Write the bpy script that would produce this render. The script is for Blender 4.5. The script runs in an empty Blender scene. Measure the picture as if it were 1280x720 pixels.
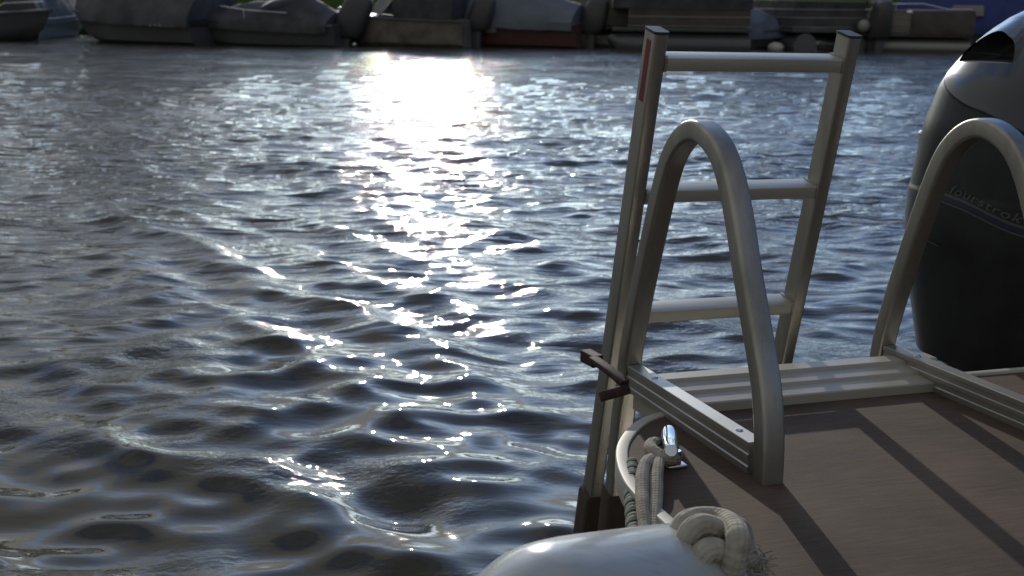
import bpy, bmesh, math, random
import numpy as np
from mathutils import Vector, Matrix
random.seed(7)
rng = np.random.default_rng(11)
R_ = math.radians
scn = bpy.context.scene
col = scn.collection

# ------------------------------------------------------------------ camera, sky, sun, exposure
CAM_H = 1.30                      # camera above the water
FPX = 1485.9                      # focal length in pixels of the 1280 px wide photograph
def cam_axes(p, r):
    cp, sp = math.cos(p), math.sin(p)
    F = np.array([0, cp, -sp]); U = np.array([0, sp, cp]); X = np.array([1., 0, 0])
    return math.cos(r) * X + math.sin(r) * U, -math.sin(r) * X + math.cos(r) * U, F
PITCH_W, ROLL_W = 0.2377, 0.010
cR, cU, cF = cam_axes(PITCH_W, ROLL_W)
CAM = np.array([0, 0, CAM_H])
cam = bpy.data.cameras.new('camera'); cam_o = bpy.data.objects.new('camera', cam); col.objects.link(cam_o)
cam.sensor_fit = 'HORIZONTAL'; cam.sensor_width = 36; cam.lens = 36 * FPX / 1280
cam.clip_start = 0.05; cam.clip_end = 3000
cam_o.matrix_world = Matrix(((cR[0], cU[0], -cF[0], 0), (cR[1], cU[1], -cF[1], 0), (cR[2], cU[2], -cF[2], CAM_H), (0, 0, 0, 1)))
cam.dof.use_dof = True; cam.dof.focus_distance = 2.0; cam.dof.aperture_fstop = 8.0; cam.dof.aperture_blades = 7
scn.camera = cam_o

SUN_EL, SUN_AZ = 15.2, -4.3       # azimuth from +Y, negative is left
wd = bpy.data.worlds.new('World'); scn.world = wd; wd.use_nodes = True
wn, wl = wd.node_tree.nodes, wd.node_tree.links
bg = wn['Background']; bg.inputs['Strength'].default_value = 0.10
sky = wn.new('ShaderNodeTexSky'); sky.sky_type = 'NISHITA'; sky.sun_disc = False
sky.sun_elevation = R_(SUN_EL); sky.sun_rotation = R_(SUN_AZ); sky.air_density = 1.0; sky.dust_density = 0.8; sky.ozone_density = 2.2
tc = wn.new('ShaderNodeTexCoord'); sx = wn.new('ShaderNodeSeparateXYZ'); wl.new(tc.outputs['Generated'], sx.inputs['Vector'])
def wmath(op, a, b=None, c=None):
    k = wn.new('ShaderNodeMath'); k.operation = op
    for i, v in enumerate((a, b, c)):
        if v is None: continue
        if isinstance(v, (int, float)): k.inputs[i].default_value = v
        else: wl.new(v, k.inputs[i])
    return k.outputs[0]
# broken cloud: thick to the left and behind the boat, open blue sky ahead and to the right
mp = wn.new('ShaderNodeMapping'); mp.inputs['Scale'].default_value = (1.0, 1.0, 2.4); mp.inputs['Location'].default_value = (3.1, 0.4, 0.2)
nz = wn.new('ShaderNodeTexNoise'); nz.inputs['Scale'].default_value = 2.6; nz.inputs['Detail'].default_value = 7; nz.inputs['Roughness'].default_value = 0.55; nz.inputs['Distortion'].default_value = .4
wl.new(tc.outputs['Generated'], mp.inputs['Vector']); wl.new(mp.outputs['Vector'], nz.inputs['Vector'])
cov = wmath('MULTIPLY_ADD', sx.outputs['X'], -0.17, nz.outputs['Fac'])
cov = wmath('MULTIPLY_ADD', sx.outputs['Y'], -0.12, cov)
mr = wn.new('ShaderNodeMapRange'); mr.interpolation_type = 'SMOOTHSTEP'; mr.inputs['From Min'].default_value = .33; mr.inputs['From Max'].default_value = .56
wl.new(cov, mr.inputs['Value'])
tint = wn.new('ShaderNodeMix'); tint.data_type = 'RGBA'; tint.blend_type = 'MULTIPLY'; tint.inputs[0].default_value = 1.0; tint.inputs[7].default_value = (.72, 1.04, 1.58, 1)
mix = wn.new('ShaderNodeMix'); mix.data_type = 'RGBA'; mix.inputs[7].default_value = (5.4, 5.5, 5.4, 1)
wl.new(sky.outputs['Color'], tint.inputs[6]); wl.new(tint.outputs[2], mix.inputs[6])
wl.new(mr.outputs['Result'], mix.inputs[0])
# forward scattering: air and cloud are brighter towards the sun than behind the viewer
dt = wn.new('ShaderNodeVectorMath'); dt.operation = 'DOT_PRODUCT'; wl.new(tc.outputs['Generated'], dt.inputs[0])
dt.inputs[1].default_value = (math.sin(R_(SUN_AZ)) * math.cos(R_(SUN_EL)), math.cos(R_(SUN_AZ)) * math.cos(R_(SUN_EL)), math.sin(R_(SUN_EL)))
fwd = wmath('MULTIPLY_ADD', wmath('POWER', wmath('MAXIMUM', dt.outputs['Value'], 0.0), 5.0), 1.25, 0.76)
glow = wn.new('ShaderNodeVectorMath'); glow.operation = 'SCALE'; wl.new(mix.outputs[2], glow.inputs[0]); wl.new(fwd, glow.inputs['Scale'])
wl.new(glow.outputs['Vector'], bg.inputs['Color'])

sl = bpy.data.lights.new('sun', 'SUN'); sl.energy = 2.9; sl.angle = R_(0.5); sl.color = (1.0, 0.93, 0.82)
so = bpy.data.objects.new('sun', sl); col.objects.link(so)
az, el = R_(SUN_AZ), R_(SUN_EL)
sdir = Vector((math.sin(az) * math.cos(el), math.cos(az) * math.cos(el), math.sin(el)))
so.rotation_euler = sdir.to_track_quat('Z', 'Y').to_euler()
scn.view_settings.view_transform = 'Standard'; scn.view_settings.look = 'None'
scn.view_settings.exposure = -0.60; scn.view_settings.gamma = 1.0
scn.render.engine = 'CYCLES'
scn.cycles.sample_clamp_indirect = 4.0
scn.cycles.max_bounces = 6
scn.cycles.caustics_reflective = False; scn.cycles.caustics_refractive = False

# ------------------------------------------------------------------ materials
MATS = {}
def mat(name, base, rough=0.5, metal=0.0, noise=None, bump=None, rvar=0.0, spec=0.5, ior=None, coat=0.0):
    """noise=(scale, second colour, contrast lo, hi, (sx,sy,sz)); bump=(scale, distance, (sx,sy,sz))"""
    m = bpy.data.materials.new(name); m.use_nodes = True
    n, l = m.node_tree.nodes, m.node_tree.links
    b = n['Principled BSDF']
    b.inputs['Base Color'].default_value = (*base, 1); b.inputs['Roughness'].default_value = rough
    b.inputs['Metallic'].default_value = metal; b.inputs['Specular IOR Level'].default_value = spec
    if ior: b.inputs['IOR'].default_value = ior
    if coat: b.inputs['Coat Weight'].default_value = coat; b.inputs['Coat Roughness'].default_value = 0.06
    t = n.new('ShaderNodeTexCoord')
    def nzs(scale, stretch, detail=5):
        mpp = n.new('ShaderNodeMapping'); mpp.inputs['Scale'].default_value = stretch
        k = n.new('ShaderNodeTexNoise'); k.inputs['Scale'].default_value = scale; k.inputs['Detail'].default_value = detail
        l.new(t.outputs['Object'], mpp.inputs['Vector']); l.new(mpp.outputs['Vector'], k.inputs['Vector'])
        return k
    if noise:
        k = nzs(noise[0], noise[4] if len(noise) > 4 else (1, 1, 1))
        r = n.new('ShaderNodeMapRange'); r.inputs['From Min'].default_value = noise[2]; r.inputs['From Max'].default_value = noise[3]
        mx = n.new('ShaderNodeMix'); mx.data_type = 'RGBA'
        mx.inputs[6].default_value = (*base, 1); mx.inputs[7].default_value = (*noise[1], 1)
        l.new(k.outputs['Fac'], r.inputs['Value']); l.new(r.outputs['Result'], mx.inputs[0]); l.new(mx.outputs[2], b.inputs['Base Color'])
        if rvar:
            r2 = n.new('ShaderNodeMapRange'); r2.inputs['From Min'].default_value = .3; r2.inputs['From Max'].default_value = .7
            r2.inputs['To Min'].default_value = rough - rvar; r2.inputs['To Max'].default_value = rough + rvar
            l.new(k.outputs['Fac'], r2.inputs['Value']); l.new(r2.outputs['Result'], b.inputs['Roughness'])
    if bump:
        k = nzs(bump[0], bump[2] if len(bump) > 2 else (1, 1, 1), 4)
        bp = n.new('ShaderNodeBump'); bp.inputs['Distance'].default_value = bump[1]; bp.inputs['Strength'].default_value = 1.0
        l.new(k.outputs['Fac'], bp.inputs['Height']); l.new(bp.outputs['Normal'], b.inputs['Normal'])
    MATS[name] = m
    return m
mat('brushed_aluminium', (.47, .45, .40), .40, .95, noise=(22, (.34, .325, .29), .35, .7, (1, 1, .10)), bump=(70, .0006, (6, 6, .3)), rvar=.09)
mat('tread_aluminium', (.56, .54, .46), .46, .55, noise=(30, (.45, .43, .37), .4, .75, (.15, 1, 1)), bump=(70, .0004, (.3, 6, 6)), rvar=.06)
mat('extruded_aluminium', (.46, .44, .395), .45, .85, noise=(9, (.36, .345, .31), .4, .75), rvar=.06)
mat('painted_trim', (.46, .43, .36), .45, 0.0, noise=(7, (.40, .39, .35), .4, .75), rvar=.08)
mat('cream_vinyl', (.56, .55, .48), .5, 0.0, noise=(12, (.42, .41, .36), .45, .8))
mat('dark_joint', (.03, .028, .026), .7)
mat('black_cap', (.035, .036, .036), .5, noise=(40, (.06, .06, .06), .4, .7))
mat('rusty_steel', (.045, .024, .020), .7, .0, noise=(60, (.10, .05, .035), .45, .75))
mat('dark_rubber', (.065, .048, .040), .75, noise=(30, (.09, .065, .05), .4, .7))
mat('chrome', (.62, .63, .65), .10, 1.0)
mat('screw_steel', (.55, .55, .55), .3, 1.0)
mat('red_label', (.22, .02, .025), .5)
mat('rope', (.50, .47, .40), .9, noise=(70, (.36, .33, .27), .4, .7), bump=(260, .0012))
mat('rope_green', (.03, .12, .10), .9, bump=(260, .001))
mat('white_vinyl', (.50, .53, .54), .20, 0.0, noise=(16, (.36, .37, .36), .56, .74, (.5, 2.2, 1)), bump=(11, .0012))
mat('cowl_grey', (.038, .046, .054), .2, .15, noise=(6, (.030, .036, .043), .35, .7), coat=.45)
mat('cowl_black', (.032, .033, .034), .33, 0.0, spec=.18, noise=(8, (.02, .02, .02), .4, .7))
mat('intake_black', (.008, .008, .008), .6)
mat('stripe_blue', (.012, .013, .045), .35)
mat('stripe_grey', (.09, .09, .095), .4, .3)
mat('letter_grey', (.13, .13, .135), .6, spec=.1)

def rope_material():
    m = bpy.data.materials.new('braided_rope'); m.use_nodes = True
    n, l = m.node_tree.nodes, m.node_tree.links; b = n['Principled BSDF']; b.inputs['Roughness'].default_value = .9; b.inputs['Specular IOR Level'].default_value = .2
    uv = n.new('ShaderNodeUVMap'); sp = n.new('ShaderNodeSeparateXYZ'); l.new(uv.outputs['UV'], sp.inputs['Vector'])
    def mth(op, a, b2=None, c=None):
        k = n.new('ShaderNodeMath'); k.operation = op
        for i, v in enumerate((a, b2, c)):
            if v is None: continue
            if isinstance(v, (int, float)): k.inputs[i].default_value = v
            else: l.new(v, k.inputs[i])
        return k.outputs[0]
    U8 = mth('MULTIPLY', sp.outputs['X'], 6.2832 * 6); V8 = mth('MULTIPLY', sp.outputs['Y'], 6.2832 * 5)
    h = mth('MULTIPLY', mth('SINE', mth('ADD', U8, V8)), mth('SINE', mth('SUBTRACT', U8, V8)))
    t = n.new('ShaderNodeTexCoord'); k = n.new('ShaderNodeTexNoise'); k.inputs['Scale'].default_value = 420; k.inputs['Detail'].default_value = 3; l.new(t.outputs['Object'], k.inputs['Vector'])
    k2 = n.new('ShaderNodeTexNoise'); k2.inputs['Scale'].default_value = 38; k2.inputs['Detail'].default_value = 5; l.new(t.outputs['Object'], k2.inputs['Vector'])
    hh = mth('MULTIPLY_ADD', k.outputs['Fac'], .9, mth('MULTIPLY', h, .55))
    bp = n.new('ShaderNodeBump'); bp.inputs['Distance'].default_value = .0016; l.new(hh, bp.inputs['Height']); l.new(bp.outputs['Normal'], b.inputs['Normal'])
    r = n.new('ShaderNodeValToRGB'); e = r.color_ramp.elements; e[0].position = .32; e[0].color = (.36, .33, .27, 1); e[1].position = .66; e[1].color = (.56, .52, .44, 1)
    l.new(k2.outputs['Fac'], r.inputs['Fac']); l.new(r.outputs['Color'], b.inputs['Base Color'])
    MATS['rope_braid'] = m
rope_material()
def deck_material():
    m = bpy.data.materials.new('woven_brown_deck'); m.use_nodes = True
    n, l = m.node_tree.nodes, m.node_tree.links; b = n['Principled BSDF']
    b.inputs['Roughness'].default_value = .8; b.inputs['Specular IOR Level'].default_value = .25
    t = n.new('ShaderNodeTexCoord')
    def wave(ax, scale):
        w = n.new('ShaderNodeTexWave'); w.wave_type = 'BANDS'; w.bands_direction = ax
        w.inputs['Scale'].default_value = scale; w.inputs['Distortion'].default_value = .6; w.inputs['Detail'].default_value = 2
        l.new(t.outputs['Object'], w.inputs['Vector']); return w
    wx, wy = wave('X', 55), wave('Y', 55)
    mu = n.new('ShaderNodeMath'); mu.operation = 'MULTIPLY'
    l.new(wx.outputs['Fac'], mu.inputs[0]); l.new(wy.outputs['Fac'], mu.inputs[1])
    mpp = n.new('ShaderNodeMapping'); mpp.inputs['Scale'].default_value = (14, 120, 1); l.new(t.outputs['Object'], mpp.inputs['Vector'])
    k1 = n.new('ShaderNodeTexNoise'); k1.inputs['Scale'].default_value = 1.0; k1.inputs['Detail'].default_value = 6; l.new(mpp.outputs['Vector'], k1.inputs['Vector'])
    k2 = n.new('ShaderNodeTexNoise'); k2.inputs['Scale'].default_value = 4.5; k2.inputs['Detail'].default_value = 7; l.new(t.outputs['Object'], k2.inputs['Vector'])
    r = n.new('ShaderNodeValToRGB'); e = r.color_ramp.elements
    e[0].position = .3; e[0].color = (.068, .047, .034, 1); e[1].position = .74; e[1].color = (.175, .124, .092, 1)
    ad = n.new('ShaderNodeMath'); ad.operation = 'MULTIPLY_ADD'; ad.inputs[1].default_value = .38
    ad2 = n.new('ShaderNodeMath'); ad2.operation = 'MULTIPLY'; ad2.inputs[1].default_value = .62
    l.new(k2.outputs['Fac'], ad2.inputs[0]); l.new(k1.outputs['Fac'], ad.inputs[0]); l.new(ad2.outputs[0], ad.inputs[2])
    l.new(ad.outputs[0], r.inputs['Fac'])
    mx = n.new('ShaderNodeMix'); mx.data_type = 'RGBA'; mx.blend_type = 'MULTIPLY'; mx.inputs[0].default_value = .12
    l.new(r.outputs['Color'], mx.inputs[6]); l.new(wx.outputs['Color'], mx.inputs[7]); l.new(mx.outputs[2], b.inputs['Base Color'])
    bp = n.new('ShaderNodeBump'); bp.inputs['Distance'].default_value = .0004; bp.inputs['Strength'].default_value = .5
    l.new(mu.outputs[0], bp.inputs['Height']); l.new(bp.outputs['Normal'], b.inputs['Normal'])
    MATS['deck'] = m
deck_material()

# ------------------------------------------------------------------ mesh helpers
def finish(name, bm, m, parent=None, smooth=True, angle=40):
    me = bpy.data.meshes.new(name)
    bmesh.ops.remove_doubles(bm, verts=bm.verts, dist=1e-6)
    bmesh.ops.recalc_face_normals(bm, faces=bm.faces)
    bm.to_mesh(me); bm.free()
    for mm_ in (m if isinstance(m, (list, tuple)) else [m]): me.materials.append(MATS[mm_])
    if smooth:
        me.shade_smooth()
        try: me.set_sharp_from_angle(angle=R_(angle))
        except Exception: pass
    o = bpy.data.objects.new(name, me); col.objects.link(o)
    if parent: o.parent = parent
    return o
def empty(name, parent=None, mw=None):
    o = bpy.data.objects.new(name, None); col.objects.link(o); o.empty_display_size = .1
    if parent: o.parent = parent
    if mw is not None: o.matrix_world = mw
    return o
def tag(o, label, cat, group=None, kind=None):
    if label: o['label'] = label
    if cat: o['category'] = cat
    if group: o['group'] = group
    if kind: o['kind'] = kind
    return o
def add_box(bm, lo, hi, bev=0.0, seg=2, rot=None):
    lo, hi = Vector(lo), Vector(hi); c = (lo + hi) / 2; s = hi - lo
    M = Matrix.Translation(c) @ (rot if rot is not None else Matrix()) @ Matrix.Diagonal((*s, 1))
    g = bmesh.ops.create_cube(bm, size=1.0, matrix=M)
    if bev:
        vs = set(g['verts']); ed = [e for e in bm.edges if e.verts[0] in vs and e.verts[1] in vs]
        bmesh.ops.bevel(bm, geom=ed, offset=bev, segments=seg, affect='EDGES', profile=.6)
def rrect(w, h, r, k=4):
    pts = []
    for cx, cy, a0 in ((w/2-r, h/2-r, 0), (-w/2+r, h/2-r, 90), (-w/2+r, -h/2+r, 180), (w/2-r, -h/2+r, 270)):
        for i in range(k + 1):
            a = R_(a0 + 90 * i / k); pts.append((cx + r * math.cos(a), cy + r * math.sin(a)))
    return pts
def sweep(bm, path, prof, side=None, close_caps=True, closed=False, uvr=0):
    """profile (x along 'side', y along the path normal)"""
    P = [Vector(p) for p in path]; rings = []; prevS = None
    for i, p in enumerate(P):
        if closed: t = (P[(i+1) % len(P)] - P[i-1]).normalized()
        else: t = (P[min(i+1, len(P)-1)] - P[max(i-1, 0)]).normalized()
        if side is not None: S = Vector(side)
        else:
            if prevS is None:
                S = t.cross(Vector((0, 0, 1)))
                if S.length < .1: S = t.cross(Vector((1, 0, 0)))
            else: S = prevS
        S = (S - t * S.dot(t)).normalized(); prevS = S
        N = S.cross(t)
        pr = prof(i / (len(P)-1)) if callable(prof) else prof
        rings.append([bm.verts.new(p + S * a + N * b) for a, b in pr])
    n = len(rings[0]); m_ = len(rings)
    if uvr:
        uvl = bm.loops.layers.uv.verify(); arc = [0]
        for i in range(1, m_): arc.append(arc[-1] + (P[i] - P[i-1]).length)
    for i in range(m_ if closed else m_ - 1):
        A, B = rings[i], rings[(i+1) % m_]
        for j in range(n):
            f = bm.faces.new((A[j], A[(j+1) % n], B[(j+1) % n], B[j]))
            if uvr:
                for lp_, (uu, vv) in zip(f.loops, ((j, i), (j+1, i), (j+1, i+1), (j, i+1))): lp_[uvl].uv = (uu / n, arc[min(vv, m_-1)] / (6.2832 * uvr))
    if close_caps and not closed:
        bm.faces.new(rings[0][::-1]); bm.faces.new(rings[-1])
def circ(r, n=12): return [(r * math.cos(2*math.pi*i/n), r * math.sin(2*math.pi*i/n)) for i in range(n)]
def catmull(pts, n=10):
    P = [np.array(p, float) for p in pts]; P = [2*P[0]-P[1]] + P + [2*P[-1]-P[-2]]; out = []
    for i in range(1, len(P)-2):
        for k in range(n):
            t = k / n
            out.append(.5*((2*P[i]) + (-P[i-1]+P[i+1])*t + (2*P[i-1]-5*P[i]+4*P[i+1]-P[i+2])*t*t + (-P[i-1]+3*P[i]-3*P[i+1]+P[i+2])*t**3))
    out.append(P[-2]); return [tuple(q) for q in out]
def tube(bm, pts, r, n=12, smooth_n=0):
    sweep(bm, catmull(pts, smooth_n) if smooth_n else pts, circ(r, n), uvr=r)
def cyl(bm, a, b, r0, r1=None, n=16):
    r1 = r0 if r1 is None else r1
    sweep(bm, [a, b], lambda t: circ(r0 + (r1 - r0) * t, n))
def extrude_poly(bm, pts2, z0, z1, f=lambda x, y, z: (x, y, z)):
    a = [bm.verts.new(f(x, y, z0)) for x, y in pts2]; b = [bm.verts.new(f(x, y, z1)) for x, y in pts2]
    n = len(pts2); bm.faces.new(a[::-1]); bm.faces.new(b)
    for i in range(n): bm.faces.new((a[i], a[(i+1) % n], b[(i+1) % n], b[i]))

# ------------------------------------------------------------------ water
def water():
    H = CAM_H
    # rings grow so that a ring is about as tall as a pixel row of the photograph; columns are fine ahead, coarse behind
    dep = np.concatenate([np.radians(np.linspace(70, 31.2, 160)), np.radians(np.linspace(31, 1.7, 1050)), np.radians(np.linspace(1.66, 1.1, 12))])
    r = H / np.tan(dep); r = np.concatenate([[.02, .15, .3], r, [75, 100, 150, 260, 500, 900]])
    fine = np.linspace(-42, 42, 720); coarse = np.concatenate([np.linspace(47, 75, 60), np.linspace(77, 283, 70), np.linspace(285, 313, 60)])
    a = np.radians(np.concatenate([fine, coarse]))
    Rg, Ag = np.meshgrid(r, a, indexing='ij')
    X, Y = Rg * np.sin(Ag), Rg * np.cos(Ag)
    dr = np.gradient(r)[:, None] * np.ones_like(X)
    da = np.gradient(np.unwrap(a)); da[[0, -1]] = da[1]; dl = Rg * np.abs(da)[None, :]
    sp = np.maximum(dr, dl)
    Z = np.zeros_like(X); DX = np.zeros_like(X); DY = np.zeros_like(X)
    comps = []
    for i in range(54):                                   # wind ripples coming towards the jetty
        lam = .13 * (.52 / .13) ** rng.random(); ang = R_(-92 + 34 * rng.standard_normal())
        comps.append((lam, ang, .032 * rng.uniform(.6, 1.3), 0))
    for i in range(26):                                   # longer waves of the open water, felt away from the boat
        lam = rng.uniform(.55, 1.7); ang = R_(-92 + 28 * rng.standard_normal())
        comps.append((lam, ang, .020 * rng.uniform(.6, 1.3), 2))
    for i in range(8):                                    # wash of a passing boat, crests running away to the right
        lam = rng.uniform(.7, 1.5); ang = R_(30 + 12 * rng.standard_normal())
        comps.append((lam, ang, .022 * rng.uniform(.7, 1.2), 1))
    env = .55 + .45 * np.sin(X * .7 + Y * .33 + 1.0) * np.sin(X * -.25 + Y * .5)       # gusts
    calm = 1 / (1 + np.exp(-(Y - 5.5) / 1.3))                                          # lee close to the boat
    near = np.exp(-(Rg / 9.0) ** 2)
    for lam, ang, sl_, kind in comps:
        k = 2 * math.pi / lam; amp = sl_ / k; ph = rng.uniform(0, 6.28)
        w = np.clip((lam / sp - 1.9) / 1.6, 0, 1)
        th = k * (X * math.cos(ang) + Y * math.sin(ang)) + ph + .8 * np.sin(.9 * X * math.sin(ang) - .9 * Y * math.cos(ang) + ph * 3)
        if kind == 1: w = w * (.25 + 1.0 * near)
        elif kind == 2: w = w * (.30 + .70 * np.clip((Y - 3) / 9, 0, 1)) * (.8 + .4 * env)
        elif lam < .3: w = w * (.66 + .34 * calm) * (.6 + .6 * env)
        else: w = w * (.70 + .4 * env) * (.80 + .20 * calm)
        Z += w * amp * np.sin(th)
        DX -= w * amp * .75 * math.cos(ang) * -np.cos(th); DY -= w * amp * .75 * math.sin(ang) * -np.cos(th)
    # ridges of a boat's wake crossing the lee diagonally
    for (ax_, ay_), (bx_, by_), hgt, wl_, dec in (((-2.6, 7.4), (.25, 3.6), .015, .46, .42), ((-1.9, 3.9), (.1, 2.35), .016, .42, .34), ((-2.6, 2.9), (-.55, 2.25), .022, .60, .36)):
        L = math.hypot(bx_ - ax_, by_ - ay_); tx, ty = (bx_ - ax_) / L, (by_ - ay_) / L
        al = (X - ax_) * tx + (Y - ay_) * ty; ac = -(X - ax_) * ty + (Y - ay_) * tx + .07 * np.sin(al * 3.1) + .03 * np.sin(al * 7.7)
        env2 = np.exp(-(ac / dec) ** 2) / (1 + np.exp(-(al + .2) * 4)) / (1 + np.exp((al - L - .2) * 4))
        Z += hgt * env2 * np.cos(2 * math.pi * ac / wl_); DX += hgt * .6 * env2 * ty * np.sin(2 * math.pi * ac / wl_); DY -= hgt * .6 * env2 * tx * np.sin(2 * math.pi * ac / wl_)
    fade = np.clip((70 - Rg) / 20, 0, 1) * np.clip(Rg / .4, 0, 1)
    Z *= fade; X = X + DX * fade; Y = Y + DY * fade
    n0, n1 = X.shape
    co = np.stack([X, Y, Z], -1).reshape(-1, 3).astype(np.float32)
    co = np.concatenate([co, [[0, 0, 0]]]).astype(np.float32)
    idx = np.arange(n0 * n1).reshape(n0, n1); nx = np.roll(idx, -1, 1)
    q = np.stack([idx[:-1], idx[1:], nx[1:], nx[:-1]], -1).reshape(-1, 4)
    tri = np.stack([np.full(n1, n0 * n1), idx[0], nx[0]], -1)
    me = bpy.data.meshes.new('lake_water')
    me.vertices.add(len(co)); me.vertices.foreach_set('co', co.ravel())
    nl = q.size + tri.size; me.loops.add(nl); me.loops.foreach_set('vertex_index', np.concatenate([q.ravel(), tri.ravel()]).astype(np.int32))
    np_ = len(q) + len(tri); me.polygons.add(np_)
    ls = np.concatenate([np.arange(len(q)) * 4, q.size + np.arange(len(tri)) * 3]).astype(np.int32)
    me.polygons.foreach_set('loop_start', ls)
    me.update(calc_edges=True); me.validate()
    if me.polygons[1000].normal.z < 0: me.flip_normals()
    me.shade_smooth()
    m = bpy.data.materials.new('lake_water'); m.use_nodes = True
    n, l = m.node_tree.nodes, m.node_tree.links; b = n['Principled BSDF']
    b.inputs['Base Color'].default_value = (.066, .063, .046, 1); b.inputs['Roughness'].default_value = .028; b.inputs['IOR'].default_value = 1.333
    t = n.new('ShaderNodeTexCoord')
    def nzz(stretch, scale, detail, rot):
        mpp = n.new('ShaderNodeMapping'); mpp.inputs['Scale'].default_value = stretch; mpp.inputs['Rotation'].default_value = (0, 0, R_(rot))
        k = n.new('ShaderNodeTexNoise'); k.inputs['Scale'].default_value = scale; k.inputs['Detail'].default_value = detail; k.inputs['Roughness'].default_value = .5
        k.inputs['Distortion'].default_value = .3
        l.new(t.outputs['Object'], mpp.inputs['Vector']); l.new(mpp.outputs['Vector'], k.inputs['Vector']); return k
    k1 = nzz((.33, 1.2, 1), 7.0, 4, 6)           # hand-wide ripples
    k2 = nzz((1, 1.5, 1), 34, 2, -20)            # fine ripples
    sxx = n.new('ShaderNodeSeparateXYZ'); l.new(t.outputs['Object'], sxx.inputs['Vector'])
    mr = n.new('ShaderNodeMapRange'); mr.interpolation_type = 'SMOOTHSTEP'
    mr.inputs['From Min'].default_value = 2.5; mr.inputs['From Max'].default_value = 9.0; mr.inputs['To Min'].default_value = .05; mr.inputs['To Max'].default_value = 1.0
    l.new(sxx.outputs['Y'], mr.inputs['Value'])
    kp = nzz((1, 1.6, 1), .55, 2, 30)            # cat's paws: patches of ripple
    mrp = n.new('ShaderNodeMapRange'); mrp.inputs['From Min'].default_value = .38; mrp.inputs['From Max'].default_value = .62; mrp.inputs['To Min'].default_value = .35; mrp.inputs['To Max'].default_value = 1.0
    l.new(kp.outputs['Fac'], mrp.inputs['Value'])
    mu = n.new('ShaderNodeMath'); mu.operation = 'MULTIPLY'; l.new(mr.outputs['Result'], mu.inputs[0]); l.new(mrp.outputs['Result'], mu.inputs[1])
    b1 = n.new('ShaderNodeBump')
    mrd = n.new('ShaderNodeMapRange'); mrd.inputs['From Min'].default_value = 10; mrd.inputs['From Max'].default_value = 30; mrd.inputs['To Min'].default_value = .070; mrd.inputs['To Max'].default_value = .16
    l.new(sxx.outputs['Y'], mrd.inputs['Value']); l.new(mrd.outputs['Result'], b1.inputs['Distance'])
    l.new(k1.outputs['Fac'], b1.inputs['Height']); l.new(mu.outputs[0], b1.inputs['Strength'])
    b2 = n.new('ShaderNodeBump'); b2.inputs['Distance'].default_value = .0055; l.new(k2.outputs['Fac'], b2.inputs['Height'])
    kq = nzz((1, 1.4, 1), 1.3, 3, -15); mrq = n.new('ShaderNodeMapRange'); mrq.inputs['From Min'].default_value = .48; mrq.inputs['From Max'].default_value = .66; mrq.inputs['To Min'].default_value = .04; mrq.inputs['To Max'].default_value = .9
    l.new(kq.outputs['Fac'], mrq.inputs['Value']); l.new(mrq.outputs['Result'], b2.inputs['Strength'])
    l.new(b1.outputs['Normal'], b2.inputs['Normal']); l.new(b2.outputs['Normal'], b.inputs['Normal'])
    me.materials.append(m)
    o = bpy.data.objects.new('lake_water', me); col.objects.link(o); tag(o, 'rippled dark lake water with a bright path of sun glitter', 'water', kind='structure')
water()

# ------------------------------------------------------------------ ground: one sheet, lake bed and the grassy bank behind the moored boats
mat('bank_ground', (.028, .048, .012), 1.0, spec=0.0, noise=(.9, (.05, .075, .018), .35, .7), bump=(5, .12))
mat('grass', (.06, .12, .018), .9, spec=.1, noise=(1.5, (.09, .14, .025), .3, .7))
def gz(x, y):
    s = y - (42.5 + .012 * x + .9 * math.sin(x * .11))
    if s < -6: return -2.2
    if s < 0: return -2.2 + (s + 6) / 6 * 2.25
    return .05 + .42 * (1 - math.exp(-s / 1.2)) + .035 * s if s < 60 else .05 + .42 + 2.1 + .01 * (s - 60)
def ground():
    bm = bmesh.new()
    xs = [-1500, -600, -250] + list(np.linspace(-120, 120, 121)) + [250, 600, 1500]
    ys = [-1500, -500, -100, 0, 20, 30] + list(np.linspace(33, 60, 55)) + [65, 75, 90, 100, 130, 200, 400, 900, 2500]
    g = [[bm.verts.new((x, y, gz(x, y) + (.03 * random.uniform(-1, 1) if gz(x, y) > .2 and y < 70 else 0))) for x in xs] for y in ys]
    for j in range(len(ys)-1):
        for i in range(len(xs)-1): bm.faces.new((g[j][i], g[j][i+1], g[j+1][i+1], g[j+1][i]))
    tag(finish('ground', bm, 'bank_ground', angle=180), 'grassy bank rising behind the row of moored boats', 'ground', kind='structure')
    bm = bmesh.new()
    for _ in range(16000):
        x = random.uniform(-26, 26); y = 42.6 + random.random() ** 1.6 * 12 + .012 * x + .9 * math.sin(x * .11)
        z = gz(x, y) - .02; h = random.uniform(.10, .30); w = random.uniform(.012, .03); a = random.uniform(0, 3.14)
        dx, dy = w * math.cos(a), w * math.sin(a); lx, ly = random.uniform(-.1, .1), random.uniform(-.1, .1)
        bm.faces.new([bm.verts.new(p) for p in ((x-dx, y-dy, z), (x+dx, y+dy, z), (x+lx+dx*.2, y+ly+dy*.2, z+h), (x+lx-dx*.2, y+ly-dy*.2, z+h))])
    me = bpy.data.meshes.new('bank_grass'); bm.to_mesh(me); bm.free(); me.materials.append(MATS['grass'])
    o = bpy.data.objects.new('bank_grass', me); col.objects.link(o); tag(o, 'green grass growing on the far bank', 'grass', kind='stuff')
ground()

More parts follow.
